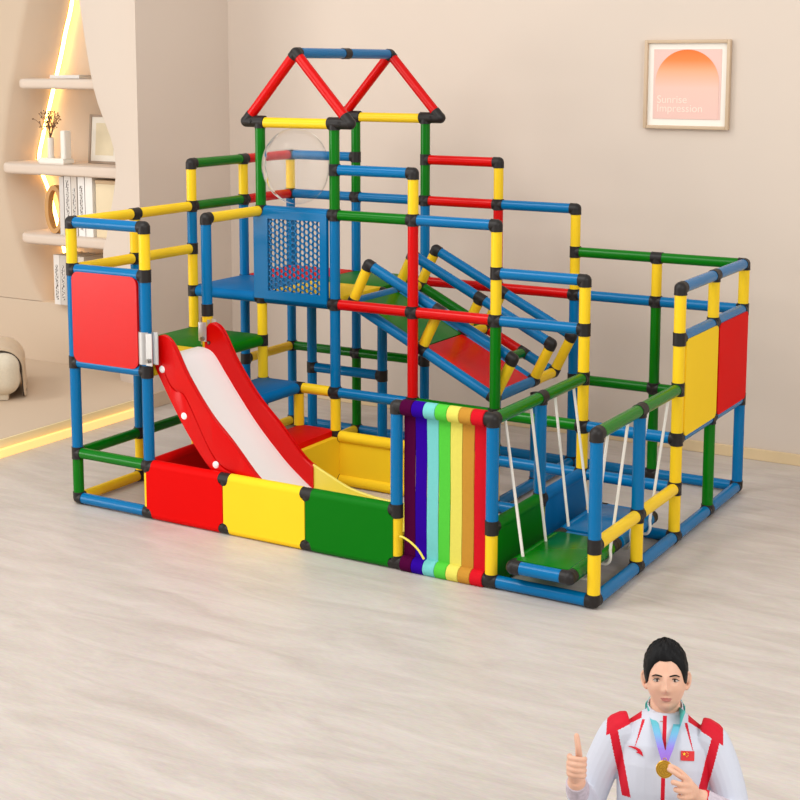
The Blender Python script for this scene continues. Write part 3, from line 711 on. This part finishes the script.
extrude_poly(bm, arc, 1, -.0165, -.0144); o = obj('sun_disc', bm, grad_mat('sunrise_print', -.165, .168, [(0, (240, 198, 186)), (.45, (240, 200, 184)), (.68, (246, 178, 138)), (.84, (246, 138, 68)), (1, (246, 116, 36))]), t, smooth=False)
for k, txt in enumerate(('Sunrise', 'Impression')):
    fc = bpy.data.curves.new('title', 'FONT'); fc.body = txt; fc.size = .052; fc.extrude = .0004
    tmp = bpy.data.objects.new('tmp', fc); COL.objects.link(tmp); dg = bpy.context.evaluated_depsgraph_get(); dg.update(); me = bpy.data.meshes.new_from_object(tmp.evaluated_get(dg)); bpy.data.objects.remove(tmp)
    me.name = 'title_text'; fo_ = bpy.data.objects.new('title_text', me); COL.objects.link(fo_); fo_.parent = t
    fo_.rotation_euler = (PI / 2, 0, 0); fo_.location = (-.148, -.0172, -.088 - .042 * k); me.materials.clear(); me.materials.append(mat('title_ink', (252, 228, 214), .7))

# ------------------------------------------------------------------ the person in the white tracksuit, sitting on the floor in front
def finalize(name, bm, voxel, smooth_it, materials, parent, pick=None, factor=.5, remesh=True):
    """fuse overlapping closed shapes into one continuous skin, smooth it, then colour faces by place"""
    bmesh.ops.recalc_face_normals(bm, faces=bm.faces[:])
    me = bpy.data.meshes.new('tmp'); bm.to_mesh(me); bm.free()
    tmp = bpy.data.objects.new('tmp', me); COL.objects.link(tmp)
    if remesh:
        r = tmp.modifiers.new('r', 'REMESH'); r.mode = 'VOXEL'; r.voxel_size = voxel; r.use_smooth_shade = True
    if smooth_it:
        sm = tmp.modifiers.new('s', 'SMOOTH'); sm.iterations = smooth_it; sm.factor = factor
    dg = bpy.context.evaluated_depsgraph_get(); dg.update()
    out = bpy.data.meshes.new_from_object(tmp.evaluated_get(dg)); bpy.data.objects.remove(tmp)
    out.materials.clear()
    for m_ in materials: out.materials.append(m_)
    for p in out.polygons:
        p.use_smooth = True; p.material_index = pick(p.center, p.normal) if pick else 0
    out.name = name
    o = bpy.data.objects.new(name, out); COL.objects.link(o); o.parent = parent
    return o
def skin_mat(name, rgb, rough=.5):
    M = mat(name, rgb, rough, .35, var=.03, vscale=25); b = M.node_tree.nodes['Principled BSDF']
    b.inputs['Subsurface Weight'].default_value = .12; b.inputs['Subsurface Radius'].default_value = (.012, .005, .003); b.inputs['Subsurface Scale'].default_value = .6
    return M
S_ = .62
LEAN = math.radians(18)
HC = Vector((0, -.025, .772))                        # centre of the head, person's own metres
facing = .34049
person = thing('person', 'person in a white and red tracksuit jacket sitting up front with one thumb raised', 'person')
person.scale = (S_, S_, S_); person.rotation_euler = (0, 0, facing)
PIV = Vector((0, .03, .12))
def lean(v):
    v = Vector(v) - PIV; c, s = math.cos(LEAN), math.sin(LEAN)
    return Vector((v.x, v.y * c + v.z * s, -v.y * s + v.z * c)) + PIV
ZST = .09137                                        # lift of the seated trunk
person.location = (3.26570, -1.67468, 0)
def T_(v): 
    q = lean(v); q.z += ZST * min(1, max(0, Vector(v).z / .3)); return q
SKIN = skin_mat('skin', (226, 178, 152)); LIP = skin_mat('lips', (196, 124, 112), .45); HAIR = mat('black_hair', (11, 10, 12), .55, .2, var=.3, vscale=90, bump=.5, bscale=240)
# head
TILT = Matrix.Rotation(math.radians(-16), 3, 'X') @ Matrix.Rotation(math.radians(-3.0), 3, 'Y')
def head_pt(u, v, grow=0.0):
    return TILT @ head_raw(u, v, grow)
def head_raw(u, v, grow=0.0):
    """u: azimuth (0 = face front), v: polar angle from the crown"""
    x = math.sin(v) * math.sin(u); y = -math.sin(v) * math.cos(u); z = math.cos(v)
    a, b, c = .073, .092, .117
    p = Vector((x * a, y * b, z * c))
    f = max(0, -y)
    if z < 0:       # the jaw narrows towards the chin, nape tucks in
        t = -z
        p.x *= 1 - .07 * t - .17 * t * t
        if y > 0: p.y *= 1 - .35 * t
        else: p.y *= 1 - .04 * t
        p.z *= 1.0 + .0 * t
        if t > .55 and f > .25: p.y -= .012 * (t - .55) * f / .45
    if z > 0: p.x *= 1 + .03 * z
    front = f ** 1.5
    g = lambda X, Z, sx, sz: math.exp(-((p.x - X) / sx) ** 2 - ((p.z - Z) / sz) ** 2) * (1 if y < -.1 else 0)
    dy = 0
    dy -= .020 * g(0, -.030, .0105, .013) + .012 * g(0, -.012, .008, .020) + .008 * g(0, .006, .008, .018)       # nose
    dy -= .006 * g(-.012, -.034, .007, .007) + .006 * g(.012, -.034, .007, .007)                                   # nostril wings
    dy += .0085 * g(-.031, .001, .0165, .0095) + .0085 * g(.031, .001, .0165, .0095)                               # eye sockets
    dy -= .0035 * g(-.030, .019, .020, .006) + .0035 * g(.030, .019, .020, .006)                                    # brow ridge
    dy -= .0045 * g(-.042, -.028, .018, .018) + .0045 * g(.042, -.028, .018, .018)                                  # cheeks
    dy -= .0065 * g(0, -.0595, .017, .0042) + .0075 * g(0, -.0690, .015, .0048)                                     # lips
    dy += .0035 * g(0, -.0640, .022, .0020) + .004 * g(0, -.0785, .020, .005) + .003 * g(0, -.049, .006, .007)
    dy -= .007 * g(0, -.094, .020, .012)                                                                             # chin
    p.y += dy
    n_ = Vector((x / a, y / b, z / c)).normalized()
    return p + n_ * grow
def closed_grid(bm, fn, nu_, nv_):
    rows = []
    top_ = bm.verts.new(fn(0, 1e-4)); bot_ = bm.verts.new(fn(0, PI - 1e-4))
    for j in range(1, nv_):
        rows.append([bm.verts.new(fn(2 * PI * i / nu_, PI * j / nv_)) for i in range(nu_)])
    for i in range(nu_):
        k = (i + 1) % nu_
        bm.faces.new((top_, rows[0][i], rows[0][k])); bm.faces.new((bot_, rows[-1][k], rows[-1][i]))
        for a_, b_ in zip(rows[:-1], rows[1:]): bm.faces.new((a_[i], b_[i], b_[k], a_[k]))
bm = bmesh.new()
hp = lambda u, v: T_(HC) + head_pt(u, v)
closed_grid(bm, hp, 150, 110)
HO = T_(HC)
for s in (-1, 1):       # ears: rim and lobe
    HE = lambda *a: HO + TILT @ (Vector((s * .068, .012, -.008)) + Vector(a))
    sweep(bm, smooth_path([HE(*(0, -.010, -.030)), HE(*(s * .010, -.004, -.022)), HE(*(s * .017, .006, -.002)), HE(*(s * .017, .008, .018)), HE(*(s * .010, .0, .029)), HE(*(0, -.010, .024))], 4), .0058, 10)
    ball(bm, HE(*(s * .006, .006, .002)), .014, 12, scale=(.55, .5, 1.5))
    ball(bm, HE(*(s * .005, -.004, -.026)), .008, 10, scale=(.8, .8, 1.1))
nk = [T_((0, .012, .60)), T_((0, .012, .655)), T_((0, .008, .70)), T_((0, .0, .75))]
sweep(bm, nk, [.068, .056, .053, .052], 24)
# torso, hips and legs of the one continuous body, kept just inside the clothes
def torso_rings(bm, rows, grow=0):
    loft(bm, [[T_((cx + (a + grow) * math.cos(t), cy + (b + grow) * math.sin(t), z)) for t in [2 * PI * q / 32 for q in range(32)]] for cx, cy, z, a, b in rows])
TR = [(0, .03, .02, .140, .10), (0, .03, .10, .145, .115), (0, .02, .20, .140, .105), (0, .01, .30, .140, .105), (0, .0, .42, .145, .110), (0, .0, .50, .148, .105), (0, .005, .57, .135, .085), (0, .01, .605, .100, .066), (0, .012, .63, .068, .058)]
TR_old = [(0, .03, .02, .150, .10), (0, .03, .10, .165, .115), (0, .02, .20, .150, .105), (0, .01, .30, .150, .105), (0, .0, .42, .165, .112), (0, .0, .50, .170, .108), (0, .005, .56, .160, .095), (0, .01, .60, .120, .075), (0, .012, .625, .075, .062)]
torso_rings(bm, TR)
SH = {-1: [(-.12, .004, .575), (-.165, .0, .553), (-.222, .0, .44), (-.262, -.01, .33), (-.292, -.09, .36), (-.300, -.165, .415)],
      1: [(.12, .004, .575), (.165, .0, .553), (.218, -.02, .44), (.245, -.05, .33), (.20, -.15, .355), (.115, -.205, .405)]}
for s in (-1, 1): sweep(bm, smooth_path([T_(p) for p in SH[s]], 4), [.05] * 4 + [.05] * 4 + [.043] * 4 + [.040] * 4 + [.033] * 4 + [.026], 16)
LEG = {-1: [(-.09, .0, .09), (-.25, -.18, .16), (-.36, -.33, .15), (-.22, -.42, .07), (-.02, -.42, .055)], 1: [(.09, .0, .09), (.25, -.18, .16), (.36, -.33, .15), (.24, -.36, .09), (.06, -.33, .075)]}
flat = lambda p: Vector(p)
for s in (-1, 1): sweep(bm, smooth_path([flat(p) for p in LEG[s]], 4), [.078] * 4 + [.072] * 4 + [.056] * 4 + [.045] * 4 + [.034], 16)
for s, q in ((-1, [(-.03, -.42, .05), (.03, -.45, .035), (.10, -.47, .025)]), (1, [(.06, -.33, .07), (-.02, -.34, .06), (-.10, -.36, .055)])):
    sweep(bm, [flat(p) for p in q], [.032, .034, .022], 12)
# hands: palm, four fingers and a thumb each
def chain(bm, pts, r0, r1):
    pts = [T_(p) for p in pts]; P = smooth_path(pts, 4); n_ = len(P)
    sweep(bm, P, [r0 + (r1 - r0) * k / (n_ - 1) for k in range(n_)], 10)
    ball(bm, P[-1], r1 * 1.02, 10); ball(bm, P[0], r0, 10)
def palm(bm, pts, rs):
    P = [T_(p) for p in pts]; sweep(bm, smooth_path(P, 4), [rs[min(k // 4, len(rs) - 1)] for k in range((len(P) - 1) * 4 + 1)], 14)
    ball(bm, P[-1], rs[-1], 14)
# raised thumb
palm(bm, [(-0.3030, -.155, 0.4150), (-0.3040, -.185, 0.4450), (-0.3050, -.215, 0.4700)], [.026, .028, .029])
ball(bm, T_((-0.3040, -.215, 0.4520)), .028, 12)
for z, L in ((.500, .0), (.4815, .003), (.463, .002), (.446, -.003)):
    chain(bm, [(-.322, -.222, z), (-.318 - L * .3, -.258, z + .001), (-.296, -.276 - L, z), (-.272, -.268, z - .001), (-.268, -.245, z - .001)], .0108, .0092)
chain(bm, [(-0.2900, -.205, 0.4820), (-0.2900, -.228, 0.5100), (-0.2940, -.236, 0.5400), (-0.3000, -.232, 0.5720)], .0140, .0098)
# hand holding the medal
palm(bm, [(0.1150, -.200, 0.4000), (0.0980, -.222, 0.4220), (0.0820, -.238, 0.4380)], [.025, .027, .027])
ball(bm, T_((0.0900, -.232, 0.4180)), .026, 12)
for P_, r in (([(0.0780, -.252, 0.4620), (0.0560, -.272, 0.4760), (0.0330, -.268, 0.4880), (0.0200, -.255, 0.4920)], .0102), ([(0.0830, -.260, 0.4440), (0.0580, -.283, 0.4500), (0.0360, -.274, 0.4540), (0.0340, -.254, 0.4500)], .0104),
              ([(0.0880, -.258, 0.4260), (0.0640, -.282, 0.4280), (0.0440, -.272, 0.4300), (0.0440, -.252, 0.4280)], .0100), ([(0.0940, -.252, 0.4080), (0.0720, -.274, 0.4070), (0.0560, -.264, 0.4080), (0.0560, -.248, 0.4080)], .0090)):
    chain(bm, P_, r, r * .86)
chain(bm, [(0.0880, -.232, 0.4550), (0.0660, -.238, 0.4760), (0.0440, -.240, 0.4920), (0.0240, -.240, 0.5000)], .0125, .0095)
def pick_skin(c, n_):
    p = TILT.transposed() @ (c - HO)
    if abs(p.x) < .028 and p.y < -.072:
        w_ = max(0, 1 - (p.x / .028) ** 2)
        if -.0640 - .0088 * w_ < p.z < -.0640 + .0062 * w_: return 1
    return 0
body = finalize('body', bm, .0030, 3, [SKIN, LIP], person, pick_skin)
# eyes, brows
EW = mat('eye_white', (206, 192, 182), .3); IR = mat('dark_iris', (34, 22, 18), .15); LID = mat('lash_line', (40, 28, 26), .6)
for s in (-1, 1):
    c0 = Vector((s * .031, -.0725, .001)); W_ = lambda bm_: bmesh.ops.transform(bm_, matrix=Matrix.Translation(HO) @ TILT.to_4x4(), verts=bm_.verts[:])
    bm = bmesh.new(); ball(bm, c0, .0118, 20, scale=(1.15, .75, .50))
    ball(bm, c0 + Vector((0, -.0040, 0.0002)), .0064, 16, mi=1, scale=(1, .80, .86))
    W_(bm); o = obj('eye', bm, [EW, IR], person)
    bm = bmesh.new(); sweep(bm, smooth_path([c0 + Vector((-.0155, -.0045, .0005)), c0 + Vector((-.007, -.0105, .0062)), c0 + Vector((.004, -.0112, .0068)), c0 + Vector((.0155, -.0045, .001))], 5), [.0009] * 4 + [.0016] * 8 + [.0013] * 4, 6)
    W_(bm); obj('eyelid', bm, LID, person)
    bm = bmesh.new(); P = smooth_path([Vector((s * .013, -.0905, .0165)), Vector((s * .025, -.0905, .0195)), Vector((s * .037, -.0845, .0205)), Vector((s * .049, -.0725, .0145))], 5)
    sweep(bm, P, [.0014 + .0013 * math.sin(PI * min(1, .15 + k / (len(P) - 1) * .85)) for k in range(len(P))], 8); W_(bm); obj('eyebrow', bm, HAIR, person)
# hair
def hairline(u):
    a_ = abs((u + PI) % (2 * PI) - PI)            # 0 front .. pi back
    pts = [(0, .98), (.35, .96), (.62, 1.08), (.85, 1.30), (1.02, 1.62), (1.22, 1.72), (1.42, 1.62), (1.62, 1.62), (1.85, 1.95), (2.3, 2.12), (PI, 2.15)]
    for (x0, y0), (x1, y1) in zip(pts[:-1], pts[1:]):
        if x0 <= a_ <= x1: return y0 + (y1 - y0) * (a_ - x0) / (x1 - x0)
    return pts[-1][1]
rh = random.Random(5)
def hair_pt(u, t, inner):
    vmax = hairline(u); v = vmax * t + 1e-4
    a_ = abs((u + PI) % (2 * PI) - PI)
    top_h = .016 * max(0, math.cos(v * .95)) + (.006 if a_ < 1.2 else .004)
    g = top_h * (1 - t ** 5) + .0022
    g += .0022 * math.sin(u * 23 + v * 9) * (1 - t) + .0020 * math.sin(u * 11 - v * 14 + 1)* (1 - t ** 3)
    if inner: g = -.006
    return HO + head_pt(u, v, g)
bm = bmesh.new(); NU, NV = 140, 40
for inner in (False,):
    rows = [[bm.verts.new(hair_pt(2 * PI * i / NU, (j + .5) / NV, False)) for i in range(NU)] for j in range(NV)] + [[bm.verts.new(hair_pt(2 * PI * i / NU, 1.0, True)) for i in range(NU)]]
    tv = bm.verts.new(hair_pt(0, 0, False))
    for i in range(NU):
        k = (i + 1) % NU; bm.faces.new((tv, rows[0][i], rows[0][k]))
        for a_, b_ in zip(rows[:-1], rows[1:]): bm.faces.new((a_[i], b_[i], b_[k], a_[k]))
obj('hair', bm, HAIR, person, auto=80)
# jacket
JW = mat('white_track_fabric', (204, 207, 219), .7, .2, var=.015, vscale=30, bump=.15, bscale=500); JR = mat('red_track_fabric', (206, 22, 44), .65, .2, var=.03, vscale=30)
JP = mat('patterned_cuff_fabric', (198, 186, 196), .75, .2, var=.35, vscale=70)
bm = bmesh.new()
JT = [(0, .03, .06, .165, .14), (0, .02, .14, .163, .14), (0, .012, .26, .160, .132), (0, .0, .38, .164, .130), (0, -.002, .47, .168, .126), (0, .002, .54, .166, .114), (0, .008, .59, .150, .096), (0, .012, .618, .122, .084), (0, .014, .638, .094, .076), (0, .014, .652, .076, .070)]
JT_old = [(0, .03, .06, .188, .14), (0, .02, .14, .185, .14), (0, .012, .26, .180, .132), (0, .0, .38, .186, .132), (0, -.002, .47, .190, .128), (0, .002, .53, .186, .116), (0, .008, .575, .160, .098), (0, .012, .605, .112, .084), (0, .014, .63, .080, .074), (0, .014, .645, .074, .070)]
torso_rings(bm, JT)
for s in (-1, 1):
    P = smooth_path([T_(p) for p in SH[s]], 4); P = P[:-1]
    rs = [.072, .076, .078, .077, .075, .073, .071, .069, .067, .065, .063, .062, .060, .058, .055, .052, .049, .046, .043, .040]
    sweep(bm, P, [r * .94 for r in rs[:len(P)]], 20)
# stand collar
ctr = lambda z: T_((0, .010, z))
loft(bm, [[ctr(z) + Vector((r_ * math.cos(t), r_ * 1.02 * math.sin(t), .010 * math.sin(t))) for t in [2 * PI * q / 36 for q in range(36)]] for z, r_ in ((.60, .080), (.640, .072), (.672, .066), (.680, .064), (.680, .059), (.640, .062), (.60, .062))], cap=False)
UL = {}
def unlean(c):
    v = Vector((c.x, c.y, c.z - ZST)) - PIV; cc, ss = math.cos(-LEAN), math.sin(-LEAN)
    return Vector((v.x, v.y * cc + v.z * ss, -v.y * ss + v.z * cc)) + PIV
def pick_j(c, n_):
    q = unlean(c); ax = abs(q.x)
    if q.y < .03:
        if ax < .0075 and q.z < .645 and q.y < -.02: return 1                              # zip band
        if q.z > .40 and q.y < .02:                                                        # thin seam from the collar
            t = (.625 - q.z) / .10
            if 0 < t < 1 and abs(ax - (.074 + .030 * t)) < .0042 * (1.2 - t): return 1
    if .082 < ax < .205 and q.z > .629 - .56 * (ax - .08): return 1                          # shoulder yoke
    if .36 < q.z < .60 and q.y < .06:                                                       # band down the armhole
        b0 = .168 - .048 * (.60 - q.z) / .2
        if b0 < ax < b0 + .032: return 1
    if q.y < -.12 and ax > .18 and q.z < .45: return 2
    if q.y < -.165 and q.z < .46 and q.x > .09: return 2
    return 0
jk = finalize('jacket', bm, .0028, 5, [JW, JR, JP], person, pick_j); jk['label'] = 'white tracksuit jacket with red shoulder bands'
bm = bmesh.new()
torso_rings(bm, [(0, .04, .0, .165, .125), (0, .035, .06, .185, .14), (0, .03, .13, .180, .135)])
for s in (-1, 1): sweep(bm, smooth_path([flat(p) for p in LEG[s]], 4), [.095] * 4 + [.086] * 4 + [.072] * 4 + [.058] * 4 + [.050], 18)
mn = min(v.co.z for v in bm.verts)
tr = finalize('trousers', bm, .006, 6, [JW], person)
bm = bmesh.new()
for s, q in ((-1, [(-.03, -.42, .055), (.03, -.45, .045), (.10, -.47, .035)]), (1, [(.06, -.33, .08), (-.02, -.34, .065), (-.10, -.36, .06)])):
    bm2 = bmesh.new(); sweep(bm2, [flat(p) for p in q], [.042, .045, .032], 14); ball(bm2, q[-1], .032, 12)
    finalize('shoe', bm2, .004, 4, [mat('white_shoe', (236, 236, 238), .5)], person)
bm.free()
# helper: nearest point of the jacket front for patches
dg = bpy.context.evaluated_depsgraph_get(); dg.update()
def on_jacket(x, z, off=.0015):
    o0 = T_((x, -.6, z)); dr = (T_((x, 0, z)) - o0).normalized()
    ok, hit, nn, _ = jk.ray_cast(o0, dr)
    return hit + nn * off if ok else T_((x, -.13, z))
def patch(name, polys, z_off, m_, parent):
    bm = bmesh.new()
    for poly in polys:
        a_ = [bm.verts.new(on_jacket(x, z, z_off + .0012)) for x, z in poly]; b_ = [bm.verts.new(on_jacket(x, z, z_off - .0008)) for x, z in poly]
        n_ = len(poly); bm.faces.new(a_); bm.faces.new(b_)
        for k in range(n_): bm.faces.new((a_[k], a_[(k + 1) % n_], b_[(k + 1) % n_], b_[k]))
    bmesh.ops.triangulate(bm, faces=[f for f in bm.faces if len(f.verts) > 4])
    return obj(name, bm, m_, parent, smooth=False)
def Q(u, v): return ((u - 332) / 3.478 / 277, .795 - (v - 165) / 3.478 / 277)     # close-up pixels of the portrait to chest metres
fl = patch('flag_patch', [[Q(388, 415), Q(432, 415), Q(432, 446), Q(388, 446)]], .003, mat('flag_red', (214, 20, 30), .6), jk); fl['label'] = 'red flag patch with yellow stars'
def star(cx, cz, r, a0=0):
    return [(cx + (r if k % 2 == 0 else r * .4) * math.sin(a0 + k * PI / 5), cz + (r if k % 2 == 0 else r * .4) * math.cos(a0 + k * PI / 5)) for k in range(10)]
c0 = Q(398, 425)
patch('star', [star(c0[0], c0[1], .0062)] + [star(*Q(u, v), .0021, a) for u, v, a in ((407, 419, .4), (411, 423, .8), (411, 429, 0), (407, 433, .4))], .0050, mat('star_yellow', (252, 214, 40), .6), fl)
sw = [Q(210, 419), Q(225, 417), Q(241, 418), Q(253, 423), Q(260, 431), Q(264, 444), Q(258, 441), Q(250, 437), Q(240, 435), Q(246, 431), Q(238, 425), Q(226, 422)]
lg = patch('chest_emblem', [sw], .003, JR, jk); lg['label'] = 'small red curved chest emblem'
patch('collar_motif', [[Q(316, 292), Q(326, 292), Q(326, 330), Q(316, 330)]], .002, mat('orange_motif', (196, 96, 60), .6, var=.5, vscale=160), jk)

# medal on its ribbon, hung round the neck and held in the hand
med = thing('medal', 'gold medal on a teal to purple neck ribbon, held at the chest', 'medal')
med.matrix_world = Matrix.LocRotScale(person.location, person.rotation_euler, person.scale)
RIB = grad_mat('ribbon_dye', 0, 1, [(0, (150, 92, 190)), (.22, (142, 120, 214)), (.55, (110, 176, 216)), (1, (70, 186, 178))])
mzc = T_((.004, -.20, .484)); ztp = on_jacket(.06, .655).z
mr_ = [n for n in RIB.node_tree.nodes if n.type == 'MAP_RANGE'][0]; mr_.inputs['From Min'].default_value = mzc.z + .02; mr_.inputs['From Max'].default_value = ztp
bm = bmesh.new()
for s in (-1, 1):
    L0 = [Q(282 if s < 0 else 388, 282), Q(300 if s < 0 else 372, 340), Q(318 if s < 0 else 355, 400), Q(334 if s < 0 else 342, 446)]
    wd = .0125; rings = []
    for k, (x, z) in enumerate(L0):
        t = k / 3
        row = []
        for e in (-1, 1):
            p = on_jacket(x + e * wd, z + s * e * wd * .0, .006)
            p = p.lerp(mzc + Vector((e * wd * .9, .0, .028)), t ** 3 * .9)
            row.append(p)
        rings.append([row[0], row[1], row[1] + Vector((0, -.0022, 0)), row[0] + Vector((0, -.0022, 0))])
    # over the shoulder to the nape
    up_r = []
    for a_ in (70, 20, -40):
        t = math.radians(a_); cN = T_((0, .012, .688))
        base_p = cN + Vector((s * .071 * math.cos(t - 0) , .071 * math.sin(-t) if a_ > 0 else .071 * math.sin(-t), 0))
        up_r.append(base_p)
    up_r = [T_((0, .012, .664)) + Vector((s * .0705 * math.sin(math.radians(a_)), .0705 * math.cos(math.radians(a_)), .006)) for a_ in (0, 50, 100)]
    rr_ = [[p + Vector((0, 0, -.012)), p + Vector((0, 0, .010)), p * 1.0 + Vector((s * .002, .002, .010)), p + Vector((s * .002, .002, -.012))] for p in up_r]
    loft(bm, [[r[0], r[1], r[2], r[3]] for r in rr_])
    loft(bm, rings)
obj('ribbon', bm, RIB, med, smooth=False)
GOLD = mat('gold', (226, 176, 64), .28, .5, .85, var=.12, vscale=120)
bm = bmesh.new(); nD = Vector((0, -math.cos(LEAN), 0)) + Vector((0, 0, .22)); nD.normalize()
rod(bm, mzc, mzc + nD * .007, .0300, 40, .0012); rod(bm, mzc + nD * .006, mzc + nD * .0085, .0300, 40, .001)
ds_ = obj('disc', bm, GOLD, med)
fr = frame_of(nD)
bm = bmesh.new()
for rad in (.0262, .019): sweep(bm, [mzc + nD * .0088 + (fr[0] * math.cos(2 * PI * k / 40) + fr[1] * math.sin(2 * PI * k / 40)) * rad for k in range(41)], .0011, 6)
for k in range(7):
    a_ = k * .9; sweep(bm, smooth_path([mzc + nD * .0088 + (fr[0] * math.cos(a_ + q * .28) + fr[1] * math.sin(a_ + q * .28)) * (.004 + q * .0036) for q in range(4)], 3), .0011, 6)
obj('relief', bm, mat('dark_gold', (176, 128, 40), .35, .5, .85), ds_)
bm = bmesh.new(); sweep(bm, [mzc + Vector((.006 * math.cos(2 * PI * k / 16), 0, .034 + .006 * math.sin(2 * PI * k / 16))) for k in range(17)], .0014, 6); obj('loop', bm, GOLD, med)

# the built-in niche sits a touch further left and higher
for o in list(COL.objects):
    if o.parent is None and (o.name.split('.')[0] in ('wall_niche', 'wall_niche_back', 'niche_light_strip', 'wall_shelf', 'book', 'file_box', 'wooden_ring', 'twig_vase', 'leaning_picture')):
        o.location.x -= .014; o.location.z -= .013
    elif o.parent is None and o.name.split('.')[0] in ('ottoman', 'throw_blanket'):
        o.location.x -= .060
